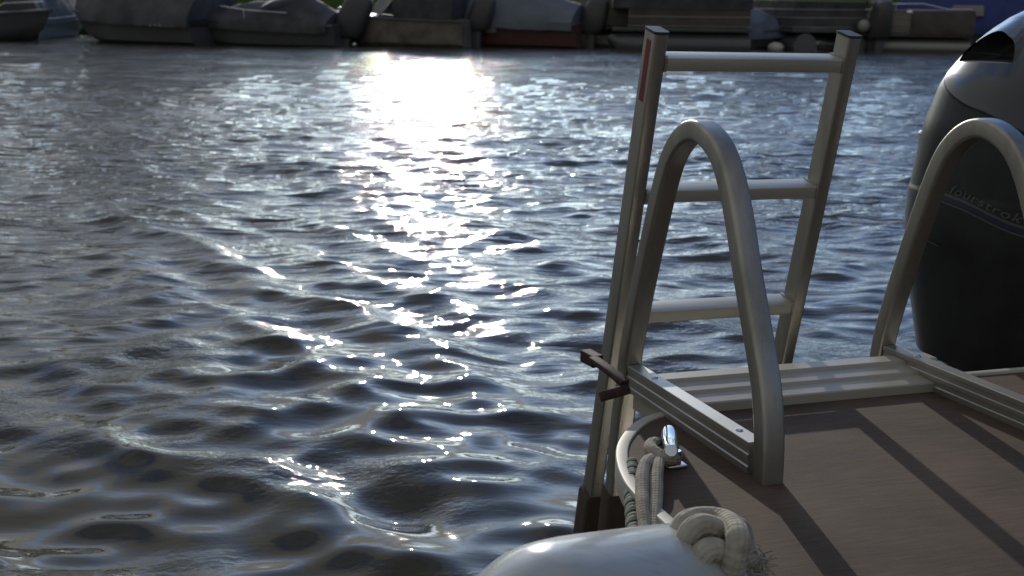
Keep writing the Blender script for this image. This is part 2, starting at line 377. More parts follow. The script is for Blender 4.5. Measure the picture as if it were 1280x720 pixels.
mat('bark', (.06, .045, .035), .9, noise=(6, (.09, .07, .055), .4, .7), bump=(9, .03))
mat('leaves', (.045, .075, .02), .7, noise=(1.2, (.075, .10, .03), .3, .7))
mat('leaves_dark', (.030, .050, .022), .7, noise=(1.2, (.045, .07, .028), .3, .7))
def tree(x, y, h, spread, m, label, seed):
    rg = random.Random(seed); z0 = gz(x, y) - .1
    o = empty('tree', mw=Matrix.Translation((x, y, z0))); tag(o, label, 'tree', 'trees on the far bank')
    bm = bmesh.new(); sweep(bm, catmull([(0, 0, 0), (.1, 0, h * .3), (-.05, .1, h * .6), (.05, 0, h * .92)], 5), lambda t: circ(.05 * h * (1 - .85 * t) * .6, 10))
    clumps = []
    for k in range(26):
        a = rg.uniform(0, 6.28); zz = h * (.28 + .72 * rg.random()); rr = spread * math.sin(math.pi * min(1, (zz / h - .15) / .95)) ** .7 * rg.uniform(.35, 1.0)
        c = (rr * math.cos(a), rr * math.sin(a), zz); clumps.append(c)
        if k < 12: sweep(bm, [(0, 0, zz * .65), (c[0] * .5, c[1] * .5, zz * .85), c], lambda t: circ(.06 * (1 - .8 * t), 6))
    finish('trunk', bm, 'bark', o)
    vs, fs = [], []
    for c in clumps:
        cr = h * rg.uniform(.09, .17)
        for q in range(230):
            p = Vector((rg.gauss(0, 1), rg.gauss(0, 1), rg.gauss(0, .8))).normalized() * cr * rg.random() ** .4 + Vector(c)
            u = Vector((rg.gauss(0, 1), rg.gauss(0, 1), rg.gauss(0, 1))).normalized(); v = u.orthogonal().normalized(); sz = rg.uniform(.06, .15) * h / 8
            n = len(vs); vs += [p + u * sz, p + v * sz * .6, p - u * sz, p - v * sz * .6]; fs.append((n, n+1, n+2, n+3))
    me = bpy.data.meshes.new('crown'); me.from_pydata(vs, [], fs); me.materials.append(MATS[m]); cw = bpy.data.objects.new('crown', me); col.objects.link(cw); cw.parent = o
TREES = [(-46, 58, 10.5, 3.6, 'leaves'), (-38, 54, 9.0, 3.2, 'leaves_dark'), (-31, 57, 11, 3.8, 'leaves'), (-25, 53, 8.5, 3.0, 'leaves_dark'), (-19, 56, 10, 3.4, 'leaves'),
         (13, 60, 8.0, 3.0, 'leaves_dark'), (20, 58, 7.0, 2.8, 'leaves'), (27, 60, 9.0, 3.2, 'leaves_dark'), (35, 56, 8.0, 3.1, 'leaves'), (43, 60, 9.5, 3.4, 'leaves_dark')]
for i, (x, y, h, sp_, m_) in enumerate(TREES):
    tree(x, y, h, sp_, m_, 'leafy tree on the grassy bank behind the moored boats', 40 + i)

# ------------------------------------------------------------------ the pontoon boat we stand on, in deck coordinates: u across, w aft, z up; deck floor z = 0
PITCH_D, ROLL_D, YAW, LX, LY, HD = .2048, .0166, .3264, .4069, 1.8499, .70
dR, dU, dF = cam_axes(PITCH_D, ROLL_D)
e_ = np.array([-math.sin(YAW), math.cos(YAW), 0]); s_ = np.array([math.cos(YAW), math.sin(YAW), 0]); z_ = np.array([0, 0, 1.])
O_ = np.array([LX, LY, -HD])
D2C = np.stack([dR, dU, dF])                       # level-deck world -> camera axes
C2W = np.stack([cR, cU, cF], 1)                    # camera axes -> true world
B = C2W @ D2C @ np.stack([s_, e_, z_], 1)          # deck local -> true world
org = CAM + C2W @ D2C @ O_
M_DECK = Matrix([[*B[0], org[0]], [*B[1], org[1]], [*B[2], org[2]], [0, 0, 0, 1]])
camL = np.array([-O_ @ s_, -O_ @ e_, HD])
Bray = np.stack([s_, e_, z_])
def near(px, py, t):
    """deck-local position of the point at camera depth t seen at photo pixel px,py (survey of the photograph)"""
    d = dF + (px - 640) / FPX * dR + (360 - py) / FPX * dU
    return tuple(camL + Bray @ d * t)

boat = empty('pontoon_boat', mw=M_DECK)
tag(boat, 'nearest boat: brown decked stern with aluminium grab rails and folded boarding ladder', 'pontoon boat')

# deck plan
ULEFT, URIGHT = -.212, 2.30
corner = [(-.209, -.127), (-.203, .0), (-.190, .07), (-.168, .14), (-.138, .205), (-.10, .262), (-.058, .31), (-.015, .342)]
plan = [(ULEFT, -3.2)] + corner + [(-.015, .358), (.66, .358), (.66, .425), (URIGHT - .15, .425), (URIGHT, .28), (URIGHT, -3.2)]
bm = bmesh.new(); extrude_poly(bm, plan, -.03, 0.0); finish('deck_floor', bm, 'deck', boat, angle=30)
# side skirt and the frame under the deck
bm = bmesh.new()
inner = [(x + .012 if x < .5 else x - .012, y - .01) for x, y in plan]
extrude_poly(bm, inner, -.11, -.031); finish('deck_side', bm, 'dark_rubber', boat, angle=30)
# cream edge strip, curving round the corner
bm = bmesh.new()
strip = catmull([(-.219, -3.1, -.018), (-.217, -.9, -.018), (-.216, -.4, -.018)] + [(x - .008, y + .006, -.018) for x, y in corner] + [(.02, .366, -.018)], 8)
sweep(bm, strip, rrect(.022, .044, .003, 3), side=None); finish('edge_strip', bm, 'cream_vinyl', boat)
bm = bmesh.new(); add_box(bm, (.672, .427, -.035), (2.14, .447, .006), .005); finish('edge_strip', bm, 'cream_vinyl', boat)
# ridged threshold along the stern opening
bm = bmesh.new()
prof = [(.352, -.03), (.352, .017), (.355, .0195), (.398, .024), (.402, .029), (.404, .030), (.447, .0345), (.451, .0405), (.453, .0415), (.492, .042), (.498, .038), (.500, -.03)]
a = [bm.verts.new((.004, y, z)) for y, z in prof]; b2 = [bm.verts.new((.70, y, z)) for y, z in prof]
for i in range(len(prof)): bm.faces.new((a[i], a[(i+1) % len(prof)], b2[(i+1) % len(prof)], b2[i]))
bm.faces.new(a[::-1]); bm.faces.new(b2); finish('rear_threshold', bm, 'painted_trim', boat, angle=20)

def side_bar(u0):
    root = empty('side_bar', boat)
    bm = bmesh.new()
    prof = [(0, 0), (.032, 0), (.032, .0535), (.031, .0545), (.001, .0545), (0, .0535)]
    zg = [.052, .0445, .0425, .034, .032, .0235, .0215, .013, .011, .003]
    pts = [(.032, .0005), (.032, .0535), (.031, .0545), (.001, .0545), (0, .0535)]
    for i, zz in enumerate(zg[1:-1]): pts.append(((0 if (i // 1) % 4 in (0, 3) else .0022), zz))
    pts.append((0, .0005))
    A = [bm.verts.new((u0 + x, .032, z)) for x, z in pts]; C = [bm.verts.new((u0 + x, .528, z)) for x, z in pts]
    for i in range(len(pts)): bm.faces.new((A[i], A[(i+1) % len(pts)], C[(i+1) % len(pts)], C[i]))
    bm.faces.new(A[::-1]); bm.faces.new(C); finish('bar_extrusion', bm, 'extruded_aluminium', root, angle=20)
    for w in (.095, .43):
        bm = bmesh.new(); cyl(bm, (u0 + .017, w, .0546), (u0 + .017, w, .0570), .0068, .0055, 14); cyl(bm, (u0 + .017, w, .0572), (u0 + .017, w, .0576), .0028, .0026, 6)
        finish('screw', bm, 'screw_steel', root)
for u0 in (0.0, .6167): side_bar(u0)

RAIL = [(.556, .0), (.546, .07), (.520, .16), (.486, .26), (.449, .36), (.417, .44), (.386, .495), (.345, .532), (.30, .549), (.255, .545), (.205, .520), (.165, .475), (.13, .41), (.095, .33), (.055, .245), (.022, .175), (.004, .12), (-.006, .06), (-.008, .0)]
def grab_rail(uc, low):
    pts = ([(.597, -.26), (.590, -.215), (.583, -.14), (.571, -.06)] if low else [(.566, -.05)]) + RAIL
    bm = bmesh.new(); sweep(bm, catmull([(uc, w, z) for w, z in pts], 8), rrect(.041, .038, .007, 4), side=(1, 0, 0))
    o = finish('grab_rail', bm, 'brushed_aluminium', boat, angle=60)
    return o
grab_rail(.016, True); grab_rail(.633, False)

# folded boarding ladder, leaning inboard over the threshold
LW0, LK = .66, -.239
lad = empty('boarding_ladder', boat)
dv = Vector((0, LK, 1)).normalized(); nv = Vector((0, 1, -LK)).normalized()
def lp(u, h, off=0.0): return Vector((u, LW0, 0)) + dv * h + nv * off
UL, UR = .015, .476
for uc, lowh in ((UL + .015, -.34), (UR - .015, -.34)):
    bm = bmesh.new(); sweep(bm, [lp(uc, lowh, .024), lp(uc, .736, .024)], rrect(.030, .050, .005, 3), side=(1, 0, 0)); r = finish('ladder_rail', bm, 'brushed_aluminium', lad, angle=30)
    bm = bmesh.new(); sweep(bm, [lp(uc, .7365, .024), lp(uc, .742, .024)], rrect(.032, .052, .006, 3), side=(1, 0, 0)); finish('end_cap', bm, 'black_cap', lad, angle=30)
for h in (.703 - .024, .440 - .035, .168 - .039):
    bm = bmesh.new()
    P = [lp(UL + .030, h + .018, .0), lp(UR - .030, h + .018, .0)]
    sweep(bm, [(UL + .0295, *lp(0, h, .026)[1:]), (UR - .0295, *lp(0, h, .026)[1:])], rrect(.054, .027, .003, 3), side=nv)
    rg_ = finish('rung', bm, 'tread_aluminium', lad, angle=25)
    for ua, ub in ((UL + .0300, UL + .0345), (UR - .0345, UR - .0300)):
        bm = bmesh.new(); sweep(bm, [(ua, *lp(0, h, .026)[1:]), (ub, *lp(0, h, .026)[1:])], rrect(.0585, .0315, .007, 4), side=nv)
        for v in bm.verts: v.co += Vector((0, random.uniform(-.0008, .0008), random.uniform(-.0008, .0008)))
        finish('weld_bead', bm, 'extruded_aluminium', lad, angle=40)
# red warning label on the outer face of the left rail
bm = bmesh.new(); c = [lp(UL - .0006, .722, .012), lp(UL - .0006, .722, .032), lp(UL - .0006, .600, .032), lp(UL - .0006, .600, .012)]
vs = [bm.verts.new(p) for p in c] + [bm.verts.new(p + Vector((.0005, 0, 0))) for p in c]
bm.faces.new(vs[:4]); bm.faces.new(vs[4:][::-1])
for i in range(4): bm.faces.new((vs[i], vs[(i+1) % 4], vs[4+(i+1) % 4], vs[4+i]))
finish('warning_label', bm, 'red_label', lad)
# dark rubber boots on the lower ends
bm = bmesh.new(); sweep(bm, [lp(UL + .015, -.50, .024), lp(UL + .015, -.49, .024), lp(UL + .015, -.33, .024), lp(UL + .015, -.322, .024)], lambda t: rrect(.040 + .008 * (t < .99), .058, .008, 3), side=(1, 0, 0)); finish('end_boot', bm, 'dark_rubber', lad, angle=40)
bm = bmesh.new(); sweep(bm, [(.016, .628, -.43), (.016, .620, -.39), (.016, .600, -.255), (.016, .598, -.245)], rrect(.048, .050, .008, 3), side=(1, 0, 0)); finish('end_boot', bm, 'dark_rubber', lad, angle=40)
# rusty hinge strap and bolt heads joining ladder and rail
def slab(bm, pts, w, h):
    sweep(bm, pts, rrect(w, h, .003, 2))
lat = empty('hinge_latch', boat)
bm = bmesh.new(); slab(bm, [near(732, 444, 2.50), near(747, 452, 2.46)], .026, .026); finish('bolt_head', bm, 'rusty_steel', lat)
bm = bmesh.new(); slab(bm, [near(742, 449, 2.44), near(762, 463, 2.37), near(781, 479, 2.33)], .022, .012); finish('hinge_strap', bm, 'rusty_steel', lat)
bm = bmesh.new(); slab(bm, [near(754, 495, 2.36), near(783, 487, 2.32)], .024, .020); finish('latch_block', bm, 'rusty_steel', lat)

# chrome cleat near the corner
cl = empty('mooring_cleat', boat)
c0 = Vector(near(836, 580, 2.03)); c0.z = 0
bm = bmesh.new(); add_box(bm, (c0.x - .018, c0.y - .036, .0005), (c0.x + .018, c0.y + .036, .007), .003); finish('base_plate', bm, 'chrome', cl)
for dy in (-.024, .024):
    bm = bmesh.new(); cyl(bm, (c0.x, c0.y + dy, .006), (c0.x, c0.y + dy, .030), .010, .009); finish('cleat_post', bm, 'chrome', cl)
hd = Vector((-.40, -.91, 0)).normalized()
bm = bmesh.new(); sweep(bm, catmull([c0 + hd * q + Vector((0, 0, zq)) for q, zq in ((-.054, .040), (-.033, .036), (0, .034), (.030, .036), (.052, .040))], 6),
    lambda t: [(a * (1 - .30 * abs(2 * t - 1) ** 3), b * (1 - .25 * abs(2 * t - 1) ** 3)) for a, b in rrect(.028, .026, .011, 4)]); finish('cleat_horn', bm, 'chrome', cl, angle=60)

# pontoon tubes and the motor bracket under the deck
for uc in (.25, 1.85):
    bm = bmesh.new(); sweep(bm, [(uc, -3.2, -.44), (uc, .15, -.44), (uc, .35, -.42), (uc, .42, -.40)], lambda t: circ(.31 if t < .9 else .22, 28)); finish('pontoon_tube', bm, 'extruded_aluminium', boat, angle=50)
bm = bmesh.new()
add_box(bm, (.86, .0, -.40), (1.62, .40, -.115), .02); add_box(bm, (.98, .40, -.36), (1.50, .50, .0), .02); finish('motor_bracket', bm, 'extruded_aluminium', boat)

# ------------------------------------------------------------------ outboard motor
ZT = [-.40, -.05, .09, .15, .24, .285, .300, .312, .335, .4, .5, .616, .69, .74, .78, .805, .82]
HT = [.20, .265, .292, .301, .311, .310, .310, .310, .308, .301, .288, .255, .205, .16, .11, .065, .002]
CU, CW_ = 1.265, .80
def hprof(z):
    zz = np.linspace(z - .02, z + .02, 5); return float(np.mean(np.interp(zz, ZT, HT))) if z < .75 else float(np.interp(z, ZT, HT))
def cowl_pt(th, z, off=0.0, n=2.5):
    h = hprof(z) + off; c, s = math.cos(th), math.sin(th)
    return Vector((CU + .86 * h * math.copysign(abs(c) ** (2/n), c), CW_ + 1.2 * h * math.copysign(abs(s) ** (2/n), s), z))
def smooth01(x): x = min(1, max(0, x)); return x * x * (3 - 2 * x)
def motor():
    root = empty('outboard_motor', boat)
    NT = 300
    zs = list(np.linspace(-.10, .26, 26)) + list(np.linspace(.265, .35, 22))[0:] + list(np.linspace(.36, .62, 50)) + list(np.linspace(.625, .78, 74)) + list(np.linspace(.783, .82, 16))
    ths = [R_(-300 + 360 * i / NT) for i in range(NT)]
    T0, T1, ZB, ZH = -216., -171., .667, .078           # half-moon intake
    def ztop(td):
        x = (td - (T0 + T1) / 2) / ((T1 - T0) / 2)
        return ZB + ZH * math.sqrt(max(0, 1 - x * x)) if abs(x) < 1 else -1
    def seam(td):                                         # lower edge of the grey top shell, dropping towards the front
        return .595 - .0019 * (td + 200)
    def cls(td, z):
        if ZB < z < ztop(td): return 'intake'
        if z > seam(td): return 'top_shell'
        if z > .335: return 'side_panel'
        if z > .285: return 'cowl_lip'
        return 'lower_cowl'
    FC = {}
    def fcls(i, j):
        i %= NT; j = max(0, min(len(zs) - 2, j))
        if (i, j) not in FC: FC[(i, j)] = cls(math.degrees(ths[i]) + 180 / NT, (zs[j] + zs[j+1]) / 2)
        return FC[(i, j)]
    bms = {k: (bmesh.new(), {}) for k in ('intake', 'top_shell', 'side_panel', 'cowl_lip', 'lower_cowl')}
    def vert(k, i, j):
        bm, d = bms[k]; i %= NT
        if (i, j) not in d:
            td = math.degrees(ths[i]); z = zs[j]; off = 0
            ks = {fcls(i - a_, j - b_) for a_ in (0, 1) for b_ in (0, 1)}
            if 'top_shell' in ks and 'side_panel' in ks: z = seam(td)
            elif 'intake' in ks and 'top_shell' in ks: z = ZB if abs(z - ZB) < abs(z - ztop(td)) or ztop(td) < 0 else ztop(td)
            if k == 'side_panel': off = -.003 * smooth01((seam(td) - z) / .004) * smooth01((z - .335) / .01)
            p = cowl_pt(ths[i], z, off)
            if k == 'intake':
                x = (td - (T0 + T1) / 2) / ((T1 - T0) / 2)
                e = min((z - ZB) / .014, (ztop(td) - z) / .014); e = smooth01(e)
                p = p + (Vector((CU, CW_, z)) - p).normalized() * .085 * e
            elif k == 'top_shell':                        # raised rim round the intake
                dz = min(abs(z - ZB), 1) if False else None
                zt = ztop(td)
                if zt > 0:
                    dd = z - zt if z > ZB else 9
                    if 0 <= dd < .03: p = p + (p - Vector((CU, CW_, z))).normalized() * .008 * (1 - dd / .03)
            d[(i, j)] = bm.verts.new(p)
        return d[(i, j)]
    for j in range(len(zs)-1):
        for i in range(NT):
            td = math.degrees(ths[i]) + 180 / NT; zc = (zs[j] + zs[j+1]) / 2
            k = fcls(i, j)
            bms[k][0].faces.new((vert(k, i, j), vert(k, i+1, j), vert(k, i+1, j+1), vert(k, i, j+1)))
    mm_ = dict(intake='intake_black', top_shell='cowl_grey', side_panel='cowl_black', cowl_lip='cowl_black', lower_cowl='cowl_black')
    for k, (bm, _) in bms.items(): finish({'intake': 'air_intake'}.get(k, k), bm, mm_[k], root, angle=60)
    # leg, anti-ventilation plate and swivel bracket under the cowl
    bm = bmesh.new(); sweep(bm, [(CU, CW_ + .05, -.10), (CU, CW_ + .06, -.35), (CU, CW_ + .08, -.75)], lambda t: [(a * (1 - .55 * t), b * (1 - .4 * t)) for a, b in rrect(.26, .36, .10, 5)], side=(1, 0, 0)); finish('drive_leg', bm, 'cowl_black', root)
    bm = bmesh.new(); add_box(bm, (CU - .13, CW_ - .30, -.38), (CU + .13, CW_ - .05, -.06), .03); finish('swivel_bracket', bm, 'cowl_black', root)
    # pin stripes: swoop across the side
    def ribbon(z_of, t0, t1, half, m, name, off=.0015):
        bm = bmesh.new(); prev = None
        for i in range(81):
            td = t0 + (t1 - t0) * i / 80; zc = z_of(td); hh = half * min(1, 6 * min(i / 80 + .02, 1 - i / 80 + .02))
            row = [cowl_pt(R_(td), zc - hh, off), cowl_pt(R_(td), zc + hh, off)]
            row = [bm.verts.new(p) for p in row]
            if prev: bm.faces.new((prev[0], row[0], row[1], prev[1]))
            prev = row
        return finish(name, bm, m, root, angle=180)
    sw = lambda td: .342 - .055 * smooth01((td + 195) / 48)
    ribbon(lambda t: sw(t) + .006, -200, -128, .0035, 'stripe_grey', 'pin_stripe', .0012)
    ribbon(lambda t: sw(t) - .004, -200, -128, .0050, 'stripe_blue', 'pin_stripe', .0012)
    ribbon(lambda t: sw(t) - .014, -198, -128, .0022, 'stripe_grey', 'pin_stripe', .0012)
    ribbon(lambda t: .226 - .0012 * (t + 200), -201, -184, .0022, 'stripe_grey', 'pin_stripe', .003)
    # lettering along the stripe
    cu = bpy.data.curves.new('lettering', 'FONT'); cu.body = 'fourstroke'; cu.size = .054; cu.shear = .35; cu.space_character = 1.12; cu.resolution_u = 3
    tmp = bpy.data.objects.new('lettering_tmp', cu); col.objects.link(tmp); dg = bpy.context.evaluated_depsgraph_get(); dg.update()
    src = bpy.data.meshes.new_from_object(tmp.evaluated_get(dg)); bpy.data.objects.remove(tmp)
    bm = bmesh.new(); bm.from_mesh(src); bmesh.ops.triangulate(bm, faces=bm.faces)
    bmesh.ops.subdivide_edges(bm, edges=[e for e in bm.edges if e.calc_length() > .006], cuts=2)
    arc = [0]; tds = np.linspace(-183, -120, 127)
    for i in range(1, len(tds)): arc.append(arc[-1] + (cowl_pt(R_(tds[i]), .33) - cowl_pt(R_(tds[i-1]), .33)).length)
    for v in bm.verts:
        td = float(np.interp(v.co.x, arc, tds)); v.co = cowl_pt(R_(td), sw(td) + .013 + v.co.y * .60, .0009)
    me = bpy.data.meshes.new('lettering'); bm.to_mesh(me); bm.free(); me.materials.append(MATS['letter_grey'])
    o = bpy.data.objects.new('lettering', me); col.objects.link(o); o.parent = root
    # added chrome blocks that imitate sun glints on the cowl's far side
    for td, z in ((-222, .46), (-219, .285)):
        bm = bmesh.new(); p = cowl_pt(R_(td), z, -.021); add_box(bm, p - Vector((.012, .03, .026)), p + Vector((.012, .03, .026)), .011, 3); finish('cowl_glint', bm, 'chrome', root)
motor()

# ------------------------------------------------------------------ ropes and fender
def px3(x, y, t): return near(780 + x / 3.79, 530 + y / 3.79, t)
def px2(x, y, t): return near(700 + x / 5.14, 530 + y / 5.14, t)
rope = empty('mooring_rope', mw=M_DECK); tag(rope, 'pale rope wrapped round the chrome cleat and hanging over the deck edge', 'rope')
bm = bmesh.new()
tube(bm, [px2(640, 130, 2.06), px2(600, 128, 2.03), px2(580, 150, 2.01), px2(600, 180, 1.99), px2(650, 212, 1.98), px2(705, 222, 1.985), px2(735, 212, 2.01), px2(745, 190, 2.05)], .0120, 14, 10)
finish('cleat_turn', bm, 'rope_braid', rope)
bm = bmesh.new(); tube(bm, [px2(690, 330, 2.02), px2(705, 365, 1.995), px2(735, 350, 1.995), px2(742, 310, 2.01)], .0065, 12, 8); finish('rope_loop', bm, 'rope_braid', rope)
bm = bmesh.new()
tube(bm, [px2(640, 175, 2.03), px2(598, 222, 1.98), px2(555, 250, 1.945), px2(530, 320, 1.905), px2(527, 430, 1.86), px2(535, 560, 1.81), px2(548, 680, 1.77), px2(540, 800, 1.73)], .0108, 14, 10)
finish('rope_strand', bm, 'rope_braid', rope)
bm = bmesh.new()
tube(bm, [px2(660, 190, 2.03), px2(632, 240, 1.97), px2(620, 330, 1.91), px2(618, 440, 1.865), px2(610, 560, 1.82), px2(602, 680, 1.775), px2(610, 800, 1.74)], .0112, 14, 10)
finish('rope_strand', bm, 'rope_braid', rope)
# thinner twisted line, white with one green strand
line = empty('twisted_line', mw=M_DECK); tag(line, 'thin twisted white and green line hanging beside the cleat rope', 'rope')
axis = catmull([px2(460, 250, 2.03), px2(458, 330, 1.98), px2(456, 440, 1.92), px2(462, 560, 1.86), px2(470, 690, 1.80), px2(475, 800, 1.76)], 30)
for s in range(3):
    pts = []
    for i, p in enumerate(axis):
        t = Vector(axis[min(i+1, len(axis)-1)]) - Vector(axis[max(i-1, 0)]); t.normalize()
        a = t.cross(Vector((0, 1, 0))).normalized(); b = t.cross(a); ph = i * .42 + s * 2.094
        pts.append(Vector(p) + (a * math.cos(ph) + b * math.sin(ph)) * .0055)
    bm = bmesh.new(); sweep(bm, pts, circ(.0062, 10)); o = finish('strand', bm, 'rope_green' if s == 0 else 'rope', line)
    if s == 0: o['label'] = 'dark green strand'

# fender lying beside the deck edge
fa, fb = Vector(near(858, 662, 1.47)), Vector(near(686, 684, 1.30))
fr = .105
down = Vector((0, 0, -1)); ax = (fa - fb).normalized(); dn = (down - ax * down.dot(ax)).normalized()
a0, b0 = fa + dn * (fr * .93) + ax * .02, fb + dn * fr * .97
fen = empty('boat_fender', mw=M_DECK); tag(fen, 'glossy white vinyl fender in the foreground with a knotted rope on its end', 'fender')
L_ = (a0 - b0).length
prof_f = [(-.15, .016), (-.145, .026), (-.13, .034), (-.10, .050), (-.07, .066), (-.04, .082), (-.018, .092), (-.002, .0975), (.02, .1015), (.05, .1038), (.09, fr), (L_ - .03, fr), (L_ + .0, .102), (L_ + .03, .090), (L_ + .06, .066), (L_ + .08, .040), (L_ + .10, .026), (L_ + .13, .024)]
cc = catmull([(x, r, 0) for x, r in prof_f], 6)
bm = bmesh.new(); rings = []
for x, r, _ in cc:
    c = b0 + ax * x; up = -dn; sd = ax.cross(up)
    rings.append([bm.verts.new(c + (up * math.cos(q) + sd * math.sin(q)) * r) for q in [2 * math.pi * i / 56 for i in range(56)]])
for i in range(len(rings)-1):
    for j in range(56): bm.faces.new((rings[i][j], rings[i][(j+1) % 56], rings[i+1][(j+1) % 56], rings[i+1][j]))
bm.faces.new(rings[0]); bm.faces.new(rings[-1][::-1]); finish('fender_body', bm, 'white_vinyl', fen, angle=60)

kn = empty('rope_knot', mw=M_DECK); tag(kn, 'thick knotted cream rope with a frayed end beside the white fender', 'rope')
K = [(505, 800, 1.44), (515, 690, 1.415), (535, 600, 1.405), (540, 540, 1.41), (522, 497, 1.44), (478, 462, 1.475), (405, 448, 1.49), (322, 455, 1.475), (272, 495, 1.465), (272, 560, 1.46), (330, 610, 1.47), (420, 610, 1.48), (455, 555, 1.465), (430, 502, 1.445), (365, 482, 1.435), (312, 520, 1.43), (302, 590, 1.435), (345, 660, 1.455), (420, 690, 1.46), (470, 655, 1.435), (450, 605, 1.42), (395, 598, 1.412), (352, 650, 1.412), (345, 730, 1.42), (360, 830, 1.43)]
bm = bmesh.new(); tube(bm, [px3(*k) for k in K], .0150, 18, 12); finish('knot_rope', bm, 'rope_braid', kn)
bm = bmesh.new(); tube(bm, [px3(490, 470, 1.50), px3(530, 480, 1.47), px3(560, 500, 1.475), px3(575, 560, 1.49), px3(590, 620, 1.50), px3(620, 665, 1.51)], .0115, 16, 10); finish('rope_tail', bm, 'rope_braid', kn)
bm = bmesh.new(); base = Vector(px3(620, 660, 1.51))
tgt = Vector(px3(690, 710, 1.50)) - base
for i in range(80):
    q = base + Vector((random.gauss(0, .005), random.gauss(0, .005), random.gauss(0, .005)))
    d = tgt * random.uniform(.15, .48) + Vector((random.gauss(0, .010), random.gauss(0, .010), random.gauss(0, .010)))
    k = Vector((random.gauss(0, .006), random.gauss(0, .006), random.gauss(0, .006)))
    sweep(bm, catmull([q, q + d * .5 + k, q + d], 3), circ(.0011, 4))
finish('frayed_end', bm, 'rope', kn)

# ------------------------------------------------------------------ moored boats across the water
mat('canvas_charcoal', (0.112, 0.112, 0.122), .85, noise=(1.5, (.055, .055, .058), .35, .7), bump=(2.5, .05))
mat('canvas_black', (0.094, 0.094, 0.103), .8, noise=(2, (.034, .034, .036), .35, .7), bump=(2.5, .04))
mat('canvas_slate', (.12, .135, .165), .8, noise=(1.4, (.16, .18, .21), .35, .7), bump=(2.5, .05))
mat('canvas_blue', (0.038, 0.055, 0.220), .8, noise=(2, (.03, .045, .17), .35, .7), bump=(3, .04))
mat('canvas_lightblue', (0.210, 0.270, 0.390), .7, noise=(2, (.10, .13, .20), .35, .7), bump=(3, .04))
mat('hull_black', (0.107, 0.107, 0.112), .3, coat=.3)
mat('hull_maroon', (0.126, 0.061, 0.055), .35, coat=.2)
mat('hull_tan', (0.266, 0.242, 0.204), .4, coat=.2, noise=(3, (.13, .12, .10), .35, .7))
mat('hull_grey', (0.108, 0.108, 0.108), .4, noise=(3, (.07, .07, .07), .35, .7))
mat('glint_white', (.55, .55, .53), .35, coat=.2)
mat('panel_beige', (0.264, 0.252, 0.216), .5, noise=(2, (.17, .165, .14), .35, .7))
mat('panel_brown', (0.118, 0.097, 0.082), .5, noise=(2, (.055, .046, .04), .35, .7))
mat('stripe_orange', (.35, .13, .03), .5)
mat('stripe_teal', (.03, .09, .12), .5)
mat('tube_aluminium', (.28, .27, .25), .45, .7)
mat('windshield', (.16, .18, .18), .12)
mat('steel_rail', (.65, .65, .66), .22, 1.0)
mat('motor_black', (0.073, 0.073, 0.076), .4)
mat('motor_beige', (.35, .34, .30), .4)
mat('buoy_white', (.7, .7, .68), .4)
def world_px(px, py, y):
    d = cF + (px - 640) / FPX * cR + (360 - py) / FPX * cU
    return CAM + d * (y / d[1])
def xat(px, y): return float(world_px(px, 40, y)[0])
def far_boat(name, label, cat, x, y, yaw, group='boats moored along the far bank'):
    o = empty(name, mw=Matrix.Translation((x, y, 0)) @ Matrix.Rotation(R_(yaw), 4, 'Z')); o.scale = (1.12, 1.12, 1.12); return tag(o, label, cat, group)
def hull_ring(L, beam, fb, s, n=9, flare=.8, sheer=.18):
    """section s in 0 (stern) .. 1 (bow); x is forward"""
    k = max(.02, 1 - max(0, (s - .45) / .55) ** 2.2); hb = beam / 2 * k; top = fb + sheer * s * s; bot = -.25 + .55 * max(0, (s - .6) / .4) ** 2
    x = L * (s - .5) ; out = []
    for i in range(n):
        a = i / (n - 1); yy = hb * (flare + (1 - flare) * a) * min(1, (a * 3) ** .6); out.append((x + .25 * a * s * s, yy, bot + (top - bot) * a))
    return out
def loft(bm, rings, cap=True):
    V = [[bm.verts.new(p) for p in r] for r in rings]
    for i in range(len(V)-1):
        for j in range(len(V[0])-1):
            try: bm.faces.new((V[i][j], V[i][j+1], V[i+1][j+1], V[i+1][j]))
            except ValueError: pass
    if cap:
        for r in (V[0], V[-1]):
            try: bm.faces.new(r)
            except ValueError: pass
def hull(root, L, beam, fb, m, deck_m, stripe=None):
    S = np.linspace(0, 1, 19); bm = bmesh.new(); rings = []
    for s in S:
        h = hull_ring(L, beam, fb, s); rings.append([(x, -y, z) for x, y, z in h[::-1]] + h[1:])
    loft(bm, rings); finish('hull', bm, m, root, angle=35)
    bm = bmesh.new(); loft(bm, [[(*[hull_ring(L, beam, fb, s)[-1][0]], -hull_ring(L, beam, fb, s)[-1][1] * .97, hull_ring(L, beam, fb, s)[-1][2] - .03 + .06 * t) if t == 0 else None for t in (0,)] + [(hull_ring(L, beam, fb, s)[-1][0], 0, hull_ring(L, beam, fb, s)[-1][2] + .04)] + [(hull_ring(L, beam, fb, s)[-1][0], hull_ring(L, beam, fb, s)[-1][1] * .97, hull_ring(L, beam, fb, s)[-1][2] - .03)] for s in S])
    finish('deck', bm, deck_m, root, angle=35)
    for sgn in (-1, 1):
        bm = bmesh.new(); sweep(bm, [(hull_ring(L, beam, fb, s)[-1][0], sgn * (hull_ring(L, beam, fb, s)[-1][1] + .01), hull_ring(L, beam, fb, s)[-1][2] - .02) for s in S], rrect(.05, .06, .015, 2)); finish('rub_rail', bm, 'hull_grey', root)
        if stripe:
            bm = bmesh.new(); loft(bm, [[(hull_ring(L, beam, fb, s)[6][0], sgn * (hull_ring(L, beam, fb, s)[6][1] + .012), hull_ring(L, beam, fb, s)[6][2]), (hull_ring(L, beam, fb, s)[7][0], sgn * (hull_ring(L, beam, fb, s)[7][1] + .012), hull_ring(L, beam, fb, s)[7][2])] for s in np.linspace(stripe[1], stripe[2], 9)], False); finish('hull_stripe', bm, stripe[0], root)
